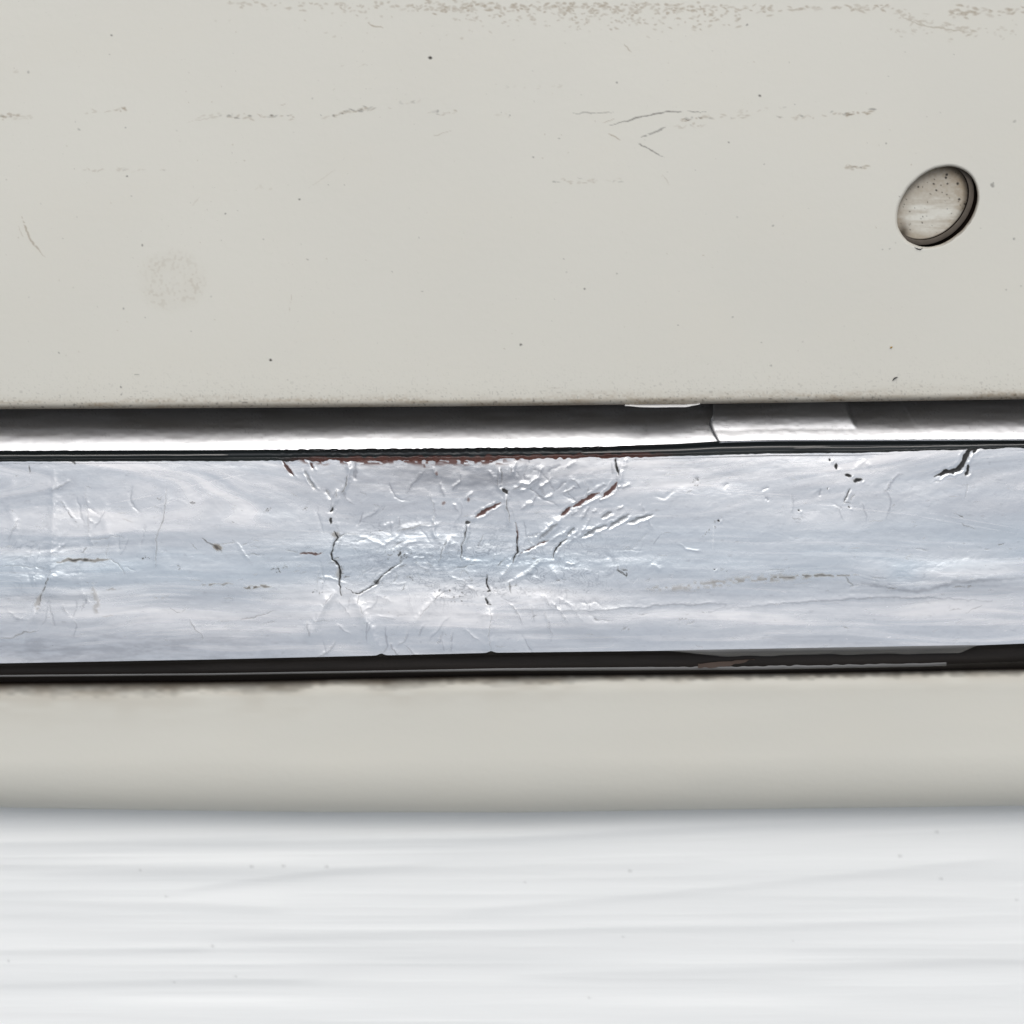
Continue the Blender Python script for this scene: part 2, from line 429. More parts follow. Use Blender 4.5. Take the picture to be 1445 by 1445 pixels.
# single specks
for x, y, r, v in [(606.5, 81, 2.6, 1), (157, 49, 1.6, .7), (41, 102, 1.5, .4), (423, 281, 1.6, .8), (200, 346, 1.6, .7), (382, 508, 2.0, 1), (170, 546, 1.5, .7), (171, 556, 1.3, .6), (84, 498, 1.2, .6), (179, 249, 1.4, .7), (177, 180, 1.4, .5), (111, 182, 2, .35), (318, 301, 1.2, .7), (435, 366, 1.4, .5), (735, 487, 1.6, .8), (870, 116, 1.5, .6), (1072, 135, 1.7, .8), (1028, 201, 1.4, .7), (752, 222, 1.3, .6), (788, 196, 1.4, .5), (1090, 318, 1.3, .5), (825, 407, 1.5, .7), (870, 385, 1.1, .5), (957, 459, 1.3, .5), (1033, 447, 1.2, .5), (1251, 202, 1.5, .6), (1430, 338, 1.8, .5), (1400, 262, 3.0, .5), (1402, 259, 1.5, .6), (1054, 35, 1.5, .6), (1432, 171, 2.4, .35), (596, 412, 1, .5), (553, 383, 1, .5), (372, 337, 1, .4), (1420, 408, 1, .5), (1246, 352, 1.2, .4), (1256, 350, 1.3, .4), (270, 468, 1, .5), (175, 435, 1.3, .5), (720, 163, 1.3, .6), (1075, 484, 1, .4), (796, 365, 1, .5)]:
    U('blob', 'dark', x, y, r, r * .85, v, 0, .8)
for _ in range(170):
    x = random.uniform(0, 1445); y = random.uniform(50, 560); r = random.uniform(.5, .95)
    U('blob', random.choice(['dark', 'tan']), x, y, r * random.uniform(.8, 1.6), r, random.uniform(.12, .5), 0, 1)
# round smudge with a fine pebbled print
for f in (fu,):
    sl = f.sub(150, 340, 310, 480)
    Xs, Ys = f.Xw[sl], f.Yw[sl]
    q = np.hypot((Xs - 242) / 50, (Ys - 396) / 44)
    m = sstep(1.15, .7, q) * (0.35 + .65 * vn(Xs / 26, Ys / 20, 21))
    dot = sstep(.52, .78, vn((Xs + .3 * Ys) / 3.6, (Ys - .3 * Xs) / 3.8, 23) * .8 + .2 * vn(Xs / 9, Ys / 9, 22))
    f.L['tan'][sl] = np.maximum(f.L['tan'][sl], m * (dot * .20 + .06))
# grime along the bottom edge and round the hole
for f in (fu, fp):
    e = eA(f.X) - f.Y
    g = np.exp(-np.clip(e - R_E, 0, None) / 6.5) * (.14 + .5 * vn(f.X / 60, f.Y / 6, 31) * vn(f.X / 3, f.Y / 2.2, 32) * 1.6)
    f.L['tan'] = np.maximum(f.L['tan'], np.clip(g, 0, .6))
    pep = sstep(.80, .92, vn(f.X / 1.9, f.Y / 1.9, 33)) * np.exp(-np.clip(e, 0, None) / 22) * .55
    f.L['dark'] = np.maximum(f.L['dark'], pep)
V0 = P(X, Y, 0 * X).reshape(-1, 3)
A0 = np.stack([fu.L['dark'], fu.L['tan'], fu.L['soot_shade']], -1).reshape(-1, 3)
F0 = gfaces(nfl, len(xs))
nc = len(xs)
r_, c_ = np.divmod(F0[:, 0], nc)
keep = ~((r_ >= hj0) & (r_ < hj1) & (c_ >= hi0) & (c_ < hi1))
F0 = F0[keep]
# rolled bottom edge
th_ = np.linspace(0, math.pi * .5, 9)[1:]
ER = [P(xs, eA(xs) - R_E + R_E * math.sin(t), -R_E * .1 * (1 - math.cos(t)) + 0 * xs) for t in th_]
ER.append(P(xs, eA(xs) + .5, -3.0 + 0 * xs)); ER.append(P(xs, eA(xs), -11.0 + 0 * xs))
VE = np.concatenate(ER)
TE = []
for k in range(len(ER)):
    g = .22 + .05 * k + .45 * vn(xs / 45, k * .3, 35) * (.4 + vn(xs / 3, k * .7, 36))
    so_ = np.clip((k - 7) * .5, 0, 1) + 0 * xs  # underside blackened in colour so the bead reflects a dark gap
    TE.append(np.stack([sstep(.72, .9, vn(xs / 2.2, k * 1.0, 37)) * .6, np.clip(g, 0, .85), so_], -1))
nV = len(V0)
idx = np.concatenate([np.arange((nfl - 1) * nc, nfl * nc), nV + np.arange(len(ER) * nc)]).reshape(-1, nc)
FE = np.stack([idx[:-1, :-1].ravel(), idx[1:, :-1].ravel(), idx[1:, 1:].ravel(), idx[:-1, 1:].ravel()], -1)
# polar patch round the hole + rolled rim
nl = len(loop)
VP = P(PX, PY, 0 * PX).reshape(-1, 3)
AP = np.stack([fp.L['dark'], fp.L['tan'], fp.L['soot_shade']], -1).reshape(-1, 3)
inx, iny = (HX - ex), (HY - ey); il = np.hypot(inx, iny); inx /= il; iny /= il
RIM = []; ARIM = []
rs = 4.2                                        # rim radius, px
lowright = np.clip((np.cos(la - math.radians(35)) + .15) / 1.15, 0, 1)
for k, t in enumerate(np.linspace(0, math.pi / 2, 5)[1:]):
    RIM.append(P(ex + inx * rs * math.sin(t), ey + iny * rs * math.sin(t), -rs * .1 * (1 - math.cos(t)) + 0 * ex))
    ARIM.append(np.stack([(.10 + .5 * vn(la * 9 + 30, k, 51)) * lowright, .08 + .06 * k + .75 * lowright * min(1, (k + 1) / 4), .0 * la], -1))
RIM.append(P(ex + inx * rs, ey + iny * rs, -.6 + 0 * ex)); ARIM.append(np.stack([.5 + 0 * la, .8 + 0 * la, .5 + 0 * la], -1))
lidx = np.array([j * nc + i for j, i in loop])
base = nV + len(VE)
pid = np.concatenate([lidx[None], base + np.arange((NR + len(RIM)) * nl).reshape(-1, nl)])
pn = np.roll(pid, -1, 1)
FP = np.stack([pid[:-1].ravel(), pn[:-1].ravel(), pn[1:].ravel(), pid[1:].ravel()], -1)[:, ::-1]
Vall = np.concatenate([V0, VE, VP] + RIM); Aall = np.concatenate([A0] + TE + [AP] + ARIM)
part('sheet', Vall, np.concatenate([F0, FE, FP]), M_up, up, {'marks': Aall})

# the layers seen through the hole
def ring_part(name, cx, cy, a, b, w0, roll, wid, mat, n=96, depth=.8):
    an = np.linspace(0, 2 * math.pi, n, endpoint=False)
    ax, ay = ell(cx, cy, a, b, an); ox, oy = ell(cx, cy, a + wid, b + wid, an); o2x, o2y = ell(cx, cy, a + wid - 1, b + wid - 1, an)
    rows = [P(ox, oy, w0 - .7 + 0 * an), P(ox, oy, w0 - .1 + 0 * an), P(o2x, o2y, w0 + 0 * an)]
    for t in np.linspace(0, math.pi / 2, 6):
        k = roll * (1 - math.sin(t)); bx_, by_ = ell(cx, cy, a + k, b + k, an)
        rows.append(P(bx_, by_, w0 - roll * .1 * (1 - math.cos(t)) + 0 * an))
    rows.append(P(ax, ay, w0 - depth + 0 * an))
    Vv = np.concatenate(rows); i = np.arange(len(rows) * n).reshape(-1, n); j = np.roll(i, -1, 1)
    return part(name, Vv, np.stack([i[:-1].ravel(), i[1:].ravel(), j[1:].ravel(), j[:-1].ravel()], -1), mat, up)
ring_part('inner_ring', HX - 8.5, HY - 6.0, 60, 45.5, -.80, 1.0, 7.4, M_ring, depth=.66)
# dusty plate behind: own grid with grime marks
gx, gy = np.meshgrid(np.linspace(HX - 90, HX + 80, 170), np.linspace(HY - 85, HY + 85, 170))
fd = Field(gx, gy, True, .6)
cxp, cyp = HX - 10, HY - 7
q = np.hypot(((gx - cxp) * .707 - (gy - cyp) * .707) / 58, ((gx - cxp) * .707 + (gy - cyp) * .707) / 44)
fd.layer('dark'); fd.layer('tan'); fd.layer('soot_shade')
wipe_refl = sstep(1.1, .55, np.hypot((gx - (HX - 6)) / 50, (gy - (HY + 12)) / 34)) * sstep(.30, .62, fbm(gx / 60, gy / 7, 4, 12))
fd.L['tan'] = np.clip(.42 + .30 * sstep(.6, 1.0, q) - .40 * wipe_refl + .30 * (fbm(gx / 4, gy / 3, 3, 13) - .5) + .14 * sstep(10, -40, gy - HY), 0, 1).astype(np.float32)
fd.L['soot_shade'] = np.maximum(.55 * sstep(.86, 1.0, q) * sstep(-.2, .8, ((gx - cxp) * .8 - (gy - cyp) * .6) / 50), sstep(1.0, 1.04, q)).astype(np.float32)  # shadow at upper right and in the gap round the ring, painted black
fd.L['soot_shade'] = np.maximum(fd.L['soot_shade'], (.8 * np.exp(-(((gx - 1274) / 8) ** 2 + ((gy - 330) / 14) ** 2))).astype(np.float32))  # shaded lower-left corner of the hole, painted dark
for _ in range(45):
    fd.blob('dark', HX + random.uniform(-55, 45), HY + random.uniform(-55, 40), random.uniform(.5, 1.3), random.uniform(.5, 1.1), random.uniform(.4, .95), 0, .7)
for x, y, r in [(1336, 247, 1.8), (1334.5, 251, 1.5), (1352, 259, 1.8), (1318, 259, 1.4), (1321.5, 269, 1.4), (1296, 263, 1.4), (1353, 281.5, 1.6), (1362, 288, 1.5), (1337, 259, 1.4)]:
    fd.blob('dark', x, y, r, r, .95, 0, .6)
part('backing_plate', P(gx, gy, -1.5 + 0 * gx).reshape(-1, 3), gfaces(170, 170), M_up, up, {'marks': np.stack([fd.L['dark'], fd.L['tan'], fd.L['soot_shade']], -1).reshape(-1, 3)})

def tube(name, pts, rad, mat, th, seg=6):
    """thin bent fibre; pts in (x, y, w)"""
    c = np.array([P(*p) for p in pts]); n = len(c); rows = []
    for i in range(n):
        t = c[min(i + 1, n - 1)] - c[max(i - 1, 0)]; t /= np.linalg.norm(t)
        a = np.cross(t, [0, 0, 1.]); a /= np.linalg.norm(a); b = np.cross(t, a)
        r = rad * (1 if 0 < i < n - 1 else .3)
        rows.append([c[i] + r * (math.cos(k) * a + math.sin(k) * b) for k in np.linspace(0, 2 * math.pi, seg, endpoint=False)])
    V = np.array(rows).reshape(-1, 3); i = np.arange(n * seg).reshape(n, seg); j = np.roll(i, -1, 1)
    return part(name, V, np.stack([i[:-1].ravel(), i[1:].ravel(), j[1:].ravel(), j[:-1].ravel()], -1), mat, th)
tube('fibre', [(1259.5, 537.5, .1), (1261.5, 534.5, .16), (1264, 533, .16), (1267, 532.2, .1)], .00010, M_hair, up)
tube('yellow_speck', [(1256, 491, .05), (1257.5, 490.3, .12), (1259.5, 489.2, .05)], .00013, M_yellow, up)
tube('paint_burr', [(1290.5, 349, .0), (1294, 351, .08), (1299, 352, .08), (1302.5, 349.5, 0)], .00007, M_hair, up)

# ================================================================== chrome trim
tr = thing('chrome_trim', 'chrome trim strip with wrinkled, cracked mirror foil between the two cream panels', 'trim', tuple(P(722, 940, -6)))
# --- bead: rounded moulding along the top, with a lapped sleeve on its right part
BT = 24.0                      # how far the bead's lower edge still leans back (deg)
def bead(name, x0, x1, out, endf, th, dxx=1.6, nth=44):
    xs = np.arange(x0, x1, dxx)
    R = 50.0
    t0, t1 = math.radians(70), math.radians(BT)
    rows = []; A = []
    for k, t in enumerate(np.linspace(t0, t1, nth)):
        s_ = (math.sin(t0) - math.sin(t)) / (math.sin(t0) - math.sin(t1))
        yb = eB(xs); ya = eA(xs) - 6
        y = ya + (yb - ya) * s_
        w0 = -4.7 - 8.4 * (math.cos(t1) - math.cos(t)) + out
        nz = .10 * (fbm(xs / 90, y / 22, 3, 81) - .5) + .024 * (vn(xs / 7, y / 4, 82) - .5)
        xx = xs.copy()
        if endf is not None:
            lo = endf(y); xx = np.maximum(xs, 0) * 0 + xs
            sc = np.clip(1 - (xs - x0) / 60, 0, 1); xx = xs + (lo - x0) * sc
        dent = -.34 * np.exp(-((xx - 990) / 26) ** 2) * (0.3 + .7 * s_) - .12 * np.exp(-((xx - 912) / 3) ** 2) * np.exp(-((s_ - .5) / .15) ** 2) if out == 0 else (1.5 * sstep(1203, 1197, xx - (y - 585) * .45) - .30 * sstep(1199, 1203, xx - (y - 585) * .45) * sstep(1284, 1280, xx - (y - 585) * .6)) * np.clip(.72 - s_, 0, 1)
        rows.append(P(xx, y, w0 + nz + dent))
        dk = sstep(.78, .92, vn(xx / 2.4, y / 1.4, 83)) * .35 * (1 - .8 * s_) * sstep(.3, .7, vn(xx / 30, y / 10, 84))
        edge = (sstep(4.5, 2.0, xs - x0) * sstep(.42, .5, s_) * .85) if endf is not None else 0 * xs  # shadow line of the lapped end, put into the colour
        A.append(np.stack([np.maximum(dk, edge), 0 * xs, np.clip(.5 - s_ * 1.1, 0, .5) * fbm(xx / 40, y / 6, 3, 85)], -1))
    V = np.concatenate(rows); n = len(xs)
    # a turned-in lower edge
    last = rows[-1].copy(); last[:, 2] -= .0008; V = np.concatenate([V, last]); A.append(A[-1] * 0 + np.array([.9, 0, 0]))
    F = gfaces(nth + 1, n)
    if endf is not None:                           # thickness of the lapped end
        st_ = V.reshape(nth + 1, n, 3)[:, 0].copy(); st_[:, 2] -= .0004; b0 = len(V)
        V = np.concatenate([V, st_]); A.append(np.tile([.8, 0, 0], (nth + 1, 1)))
        k = np.arange(nth); F = np.concatenate([F, np.stack([k * n, b0 + k, b0 + k + 1, (k + 1) * n], -1)[:, ::-1]])
    return part(name, V, F, M_bead, th, {'marks': np.concatenate(A)})
bead('bead', XL, 1060, 0.0, None, tr)
bead('bead_sleeve', 1000, XR, .30, lin([(560, 1007), (585, 1006.5), (597, 1001.5), (610, 1006), (625, 1015), (640, 1024)]), tr)

# --- dark seam under the bead
xs = np.arange(XL, XR, 1.2); n = len(xs); nt_ = 26
rows = []; A = []
rag = sstep(350, 420, xs) * sstep(930, 860, xs) + .55 * sstep(1180, 1330, xs) + .5 * sstep(130, 100, xs)
red_refl = sstep(385, 470, xs) * sstep(965, 900, xs)  # reddish reflection in the groove, painted as a colour band
for k in range(nt_):
    t = k / (nt_ - 1)
    y = eB(xs) - 2 + (eC(xs) + 3 - eB(xs) + 2) * t + rag * 1.6 * (vn(xs / 5, t * 3, 91) - .5)
    wv = -4.2 - 1.1 * math.sin(math.pi * t) ** .7
    wv = wv + .10 * np.sin(t * 16 + 1.2 * np.sin(xs / 300)) + .16 * rag * (fbm(xs / 6, t * 4, 3, 92) - .5)
    rows.append(P(xs, y, wv))
    rd = red_refl * sstep(.50, .60, t + .22 * (vn(xs / 8, t * 2, 93) - .5)) * (.7 + .3 * vn(xs / 4, t * 6, 94))
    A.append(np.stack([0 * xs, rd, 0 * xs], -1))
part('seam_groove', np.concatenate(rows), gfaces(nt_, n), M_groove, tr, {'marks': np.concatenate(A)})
# bright hairline bead inside the seam
for nm, a0, a1, fr, rad in [('seam_wire', XL, 330, .38, .00011), ('seam_wire', 820, 1180, .45, .00012), ('seam_wire', 1120, XR, .55, .00009)]:
    px_ = np.arange(a0, a1, 8)
    pts = [(x, float(eB(x) + (eC(x) - eB(x)) * fr + .5 * (vn(x / 30, 1, 95) - .5)), -4.55) for x in px_]
    tube(nm, pts, rad, M_sliver, tr)

# --- the foil face
xs = np.arange(XL, XR, 1.0); nr = 290
X, T = np.meshgrid(xs, np.linspace(0, 1, nr))
ragC = (1.0 + 3.0 * np.clip(rag.mean() * 0 + sstep(350, 420, xs) * sstep(930, 860, xs) + .4 * sstep(1250, 1340, xs), 0, 1)) * (vn(xs / 6, xs * 0, 101) - .5) + 2.2 * (vn(xs / 2.6, xs * 0, 102) - .5) * sstep(380, 420, xs) * sstep(720, 640, xs)
notch = 2.6 * np.exp(-((xs - 538) / 5) ** 2) + 2.4 * np.exp(-((xs - 693) / 5) ** 2)
Yt = eC(xs) + ragC; Yb = eD(xs) - notch
Y = Yt + (Yb - Yt) * T
f = Field(X, Y, True, 1.0)
h = f.layer('h')
for nme in ('crack', 'cop_refl', 'tan', 'haze_refl', 'grey', 'blue'): f.layer(nme)
# broad undulation
h += (.42 * (fbm(X / 300, Y / 70, 2, 111) - .5) + .045 * (fbm(X / 38, Y / 20, 3, 112) - .5)).astype(np.float32)
# orange-peel puckering top centre and left crumple
pk = np.exp(-(((X - 720) / 170) ** 2 + ((Y - 680) / 45) ** 2))
h += (.055 * pk * (fbm(X / 11 + Y / 30, Y / 9, 2, 113) - .5)).astype(np.float32)
cr = np.exp(-(((X - 680) / 190) ** 2 + ((Y - 800) / 45) ** 2)); crl = np.exp(-(((X - 60) / 90) ** 2 + ((Y - 800) / 50) ** 2))
h += ((.055 * cr + .05 * crl) * (fbm(X / 22, Y / 13, 3, 114) - .5)).astype(np.float32)
# steps of the film's liquid-looking contours
def contours(mask, sx, sy, seed, lev, wd, amp, dark):
    nz = fbm(X / sx, Y / sy, 3, seed)
    for l_ in lev:
        g = np.exp(-((nz - l_) / wd) ** 2)
        f.L['h'] += (amp * mask * sstep(l_ - wd, l_ + wd, nz)).astype(np.float32)
        f.L['grey'] = np.maximum(f.L['grey'], (dark * mask * g * sstep(.4, .6, vn(X / 25, Y / 12, seed + 4))).astype(np.float32))
contours(np.clip(cr * 1.3, 0, 1), 46, 17, 121, (.36, .42, .48, .54, .60, .66), .009, .009, 1.0)
contours(np.clip(cr * 1.2, 0, 1), 24, 12, 125, (.40, .5, .6), .012, -.008, .9)
contours(np.clip(np.exp(-(((X - 560) / 150) ** 2 + ((Y - 770) / 40) ** 2)), 0, 1), 34, 9, 128, (.40, .5, .6), .012, .008, .8)
contours(np.clip(crl * 1.1, 0, 1), 40, 16, 131, (.42, .5, .58), .010, .016, .6)
contours(sstep(1150, 1250, X) * np.exp(-((Y - 815) / 28) ** 2), 90, 22, 141, (.45, .55), .010, .015, .35)
CR, RI, FO, MK = [], [], [], []
def crack(pts, wd, cop_refl=0.0, broken=0.0, h=-.10, rim=.05, v=1.0, taper=(.3, .3)):
    f.mark('crack' if cop_refl == 0 else 'cop_refl', pts, wd, v, .9, taper, broken)
    if 0 < cop_refl < 1:
        f.mark('crack', [(x - .8, y - .9) for x, y in pts], wd * .55, (1 - cop_refl), .9, taper, .3)
    f.ridge(pts, wd * .7 + .8, h); 
    rim *= .7
    if rim:
        f.ridge([(x + wd * .75 + 1.6, y + wd * .45 + 1) for x, y in pts], 2.6, rim)
        f.ridge([(x - wd * .75 - 1.6, y - wd * .35 - .8) for x, y in pts], 2.6, rim * .6)
def line(pts, wd=1.3, v=.6, lay='crack', broken=0.0, h=-.02): 
    f.mark(lay, pts, wd, v, .9, (.2, .2), broken); f.ridge(pts, wd + .8, h)
# left part
line([(235, 689), (230, 734), (221, 761), (219, 803)], 1.4, .55); f.fold([(235, 689), (230, 734), (221, 761), (219, 803)], 8, .06)
line([(86, 706), (95, 722), (112, 741)], 1.5, .5, broken=.4); f.ridge([(86, 706), (112, 741)], 4, .05)
f.fold([(76, 661), (74, 755), (71, 810), (54, 855), (38, 886), (40, 922)], 14, .16)
f.ridge([(76, 661), (74, 755), (71, 810)], 5, .06); f.ridge([(54, 855), (38, 886), (36, 930)], 11, .20); f.ridge([(150, 700), (148, 740), (160, 770)], 9, .07); f.ridge([(20, 670), (14, 720), (24, 770)], 10, .08); f.ridge([(100, 810), (60, 818), (10, 826)], 10, .08)
line([(71, 805), (62, 830), (54, 857)], 2.2, .75, broken=.35); f.mark('tan', [(58, 840), (50, 862)], 7, .55, 3, broken=.4)
f.mark('tan', [(80, 794), (97, 790), (115, 790), (130, 790), (155, 789)], 5, .8, 1.5, (.2, .2), .3); f.mark('crack', [(97, 790), (130, 790)], 2.6, .8, broken=.35)
line([(155, 789), (168, 797), (176, 810)], 1.4, .55); line([(176, 798), (190, 804)], 1, .3); line([(111, 782), (123, 773)], 2, .6, broken=.3)
line([(0, 798), (36, 799), (66, 803)], 1.3, .4); line([(10, 794), (48, 779)], 1.1, .3); line([(128, 761), (150, 760), (156, 757), (176, 758)], 1.1, .4)
line([(155, 765), (149, 786)], 1.1, .4, broken=.3); f.ridge([(120, 689), (124, 720), (126, 761)], 6, .07); line([(120, 689), (126, 761)], 1, .25)
line([(0, 900), (17, 900), (35, 891), (55, 890)], 1.6, .55); f.ridge([(0, 900), (17, 900), (35, 891), (55, 890)], 4, .05)
f.mark('tan', [(130, 825), (134, 845), (138, 868)], 9, .45, 5, (.3, .2), .4); f.ridge([(130, 822), (139, 870)], 7, .06)
line([(42, 655), (42, 668)], 2, .8); line([(95, 640), (106, 655)], 4, .8)
f.mark('crack', [(285, 760), (292, 766), (304, 772)], 1.8, .75); f.blob('tan', 306, 773, 7, 4.5, .9, .4, .5); f.blob('crack', 305, 773, 3.4, 2, .7, .6); f.mark('crack', [(304, 773), (313, 779)], 1.5, .7); line([(308, 769), (332, 765)], 1.2, .5); line([(339, 770), (356, 765)], 1.2, .45, broken=.4)
line([(346, 782), (377, 782)], 1.3, .6, broken=.35); f.mark('cop_refl', [(424, 781.5), (440, 781), (453, 782)], 3, .95); f.mark('crack', [(424, 780.8), (453, 781.2)], 1.4, .6); line([(403, 776), (420, 779)], 1.3, .5)
for a, b, wv, v in [((284, 825), (329, 824), 3, .6), ((342, 829), (384, 827), 5, .8), ((216, 844), (237, 840), 4, .5), ((149, 832), (173, 832), 2.5, .5)]:
    f.mark('tan', [a, b], wv, v, 1.5, (.2, .2), .38); f.mark('crack', [a, b], wv * .5, v * .7, 1, (.2, .2), .52)
line([(339, 874), (360, 870), (389, 862)], 1.3, .6); line([(266, 874), (276, 888), (287, 903)], 1.6, .45); f.ridge([(266, 874), (287, 903)], 4, .05); line([(368, 883), (390, 876)], 1.2, .4, broken=.3)
for x, y, a, b in [(387, 803, 6, 4), (393, 808, 3, 3), (402, 800, 3, 2), (378, 720, 6, 1.4), (433, 718, 4, 1.5), (205, 785, 4, 2), (252, 800, 3, 2), (272, 710, 2.5, 1.2), (225, 704, 2, 1)]:
    for _ in range(5): f.blob('crack', x + random.gauss(0, a * .7), y + random.gauss(0, b * .9), random.uniform(.7, 2), random.uniform(.6, 1.1), random.uniform(.4, .9), random.uniform(-1, 1), .8)
# main vertical crack
crack([(397, 650), (407, 662), (415, 671)], 4.2, .5, rim=.07); crack([(430, 665), (439, 680), (446, 691)], 4.6, 0, v=.45, h=-.14, rim=.09); crack([(437, 653), (443, 662)], 4, .6, rim=.06)
f.ridge([(488, 648), (494, 664), (488, 683), (483, 697)], 5, .18); line([(490, 672), (485, 690)], 1.6, .75); line([(487, 686), (482, 697)], 1.4, .7)
f.ridge([(502, 653), (501, 678)], 5, -.10); f.mark('grey', [(502, 655), (501, 677)], 5, .5, 2)
line([(458, 691), (466, 701)], 3, .4); f.ridge([(458, 691), (468, 704)], 5, -.08)
f.ridge([(477, 690), (473, 708), (467, 720)], 5, .14); line([(476, 691), (474, 703)], 1.5, .7)
crack([(471, 715), (466, 722)], 3.6); f.blob('crack', 467.6, 735.6, 2.6, 4.6, 1, 0, .4); f.ridge([(467.6, 732), (467.6, 739)], 4, -.08); f.ridge([(466, 722), (468, 748)], 8, .05)
crack([(472, 749), (476, 758), (472, 769), (467.6, 780), (470, 791), (477, 797), (480, 810), (479, 821), (480, 835), (481.5, 842)], 2.8, rim=.05, taper=(.6, .3)); f.blob('tan', 474, 754, 5, 4, .7, 0, .8); f.blob('tan', 478, 808, 3.5, 9, .6, 0, .8)
for p in [((476, 757), (488, 753)), ((480, 811), (486, 810)), ((472, 790), (478, 786)), ((484, 815), (494, 813)), ((481, 797), (484, 806))]: line(list(p), 1.4, .8)
f.fold([(436, 910), (441, 888), (452, 863), (461, 849), (475, 835)], 12, .17); f.ridge([(475, 835), (461, 849), (452, 863), (441, 888), (436, 912)], 6, .07)
line([(470, 838), (455, 855)], 1.2, .5); f.ridge([(462, 856), (450, 880), (443, 905), (441, 922)], 10, .12)
crack([(488, 830), (497, 835), (505, 837), (516, 831), (527, 825.6), (538, 813), (560, 798), (571, 788)], 1.8, 0, .15, h=-.06, rim=.06); f.blob('crack', 531, 821, 4, 3, .8, -.5, .6)
f.fold([(506, 837), (505, 852), (513, 868.5), (524, 885), (528.5, 902), (538, 922)], 11, .17); line([(506, 837), (505, 852), (513, 868.5)], 1.1, .45); f.ridge([(500, 850), (509, 872), (519, 890), (524, 905), (532, 924)], 9, .11)
f.ridge([(512, 858), (524, 885), (530, 902), (540, 923)], 6, .08)
# centre cluster
for _ in range(26): f.blob('crack', 566 + random.gauss(0, 10), 783 + random.gauss(0, 4.5), random.uniform(.8, 2.6), random.uniform(.6, 1.2), random.uniform(.4, .9), random.uniform(-1.2, -.2), .8)
line([(563, 786), (566, 778)], 3, .95)
line([(560, 749.5), (585, 744), (603, 740)], 2.2, .5); f.fold([(560, 749.5), (585, 744), (603, 740)], 6, .08); line([(520, 751), (538, 750), (555, 754)], 1.6, .7, broken=.45)
line([(499, 766), (519, 760), (527, 754)], 1.2, .45); line([(558, 769), (571, 763)], 1.5, .5); line([(552, 772), (562, 768)], 1.2, .4); f.ridge([(540, 744), (556, 738)], 6, .07)
f.ridge([(613, 727), (611.6, 749), (618.5, 765)], 4.5, .14); line([(614, 727), (612, 735)], 1.3, .5)
f.fold([(636, 758), (626, 777), (622, 797)], 7, .14); line([(632, 760), (624, 777), (620, 794)], 1.6, .6, broken=.25); f.ridge([(627, 794), (630, 821)], 6, .12); line([(627, 763), (631, 790), (627, 810)], 1, .4, 'grey')
crack([(660, 735.6), (656, 755), (650, 772), (652, 791)], 1.5, 0, .2, h=-.04, rim=.12); f.blob('crack', 660.5, 737, 3.4, 2.4, .95); f.ridge([(663, 738), (659, 756), (654, 774)], 4, .12)
crack([(670, 729), (687, 720), (707, 709)], 4.4, .75, rim=.08)
f.ridge([(663, 735), (672, 727)], 6, .09)
f.ridge([(705.7, 659), (703, 677), (704, 688), (714, 696)], 4.5, .16); line([(707, 660), (708, 682)], 1.4, .65); line([(703, 664), (702, 686)], 1, .5)
crack([(709, 689.5), (713, 692), (718, 696)], 4.2, rim=.06)
f.ridge([(715, 697), (714, 711), (717, 727), (719.6, 746)], 5, .17); line([(715, 700), (715, 712), (718, 727), (719, 738)], 1.3, .8, broken=.15)
f.ridge([(723, 693), (736, 683), (747, 682), (759, 673), (765, 655)], 4.5, .15); f.fold([(725, 696), (740, 690), (756, 682), (762, 672)], 5, .09); line([(724, 692), (734, 685)], 1.5, .6)
f.ridge([(722, 655), (719, 670), (727, 662)], 5, .10); f.ridge([(728, 650), (723, 668)], 4, .10); line([(722, 657), (720, 668)], 1.6, .5)
for p in [[(770, 668), (790, 655)], [(760, 690), (778, 676)], [(785, 690), (800, 678)], [(640, 690), (650, 680)], [(655, 705), (668, 695)], [(620, 680), (626, 700)], [(610, 660), (616, 672)], [(640, 710), (646, 722)], [(800, 660), (815, 652)], [(735, 720), (752, 708)], [(768, 705), (780, 698)], [(690, 665), (698, 676)]]:
    f.ridge(p, 4.5, random.choice([.08, -.06, .09])); f.mark('grey', p, 3, .35, 2)
for x, y in [(616, 653), (672, 652), (598, 657), (616, 668), (660, 705), (626, 711)]:
    f.blob('cop_refl', x, y, 2.2, 3, .8, .2, .7)
crack([(727.5, 738), (731.6, 755), (730, 770)], 1.8, .3, .2, rim=.05); crack([(731, 757), (729, 780), (723, 795)], 2.4, rim=.06); f.ridge([(723, 795), (716, 805), (705, 816)], 5, .10); line([(722, 797), (712, 809)], 1, .4)
crack([(687.7, 810), (687, 822), (690, 835)], 2.8); f.blob('crack', 690, 835, 2.6, 1.8, .95); crack([(686, 843), (688, 853)], 3.2); line([(688, 852), (692, 853)], 2, .8)
f.fold([(690, 855), (693, 877), (689, 899), (693, 920)], 10, .14); line([(690, 855), (693, 877), (689, 899), (693, 918)], 1, .5, broken=.3); f.ridge([(683, 858), (686, 880), (682, 905), (686, 922)], 9, .10); f.ridge([(697, 858), (700, 885), (698, 920)], 8, -.07)
f.fold([(624, 835), (610, 849), (596, 866), (582, 886)], 11, .15); line([(627, 833), (616, 843), (610, 850)], 1.2, .6); line([(610, 850), (598, 862), (590, 873)], 1.2, .4)
line([(639, 803), (655, 800), (672, 796.5)], 1.4, .6, broken=.3); line([(530, 795), (548, 796)], 1.3, .5, 'grey')
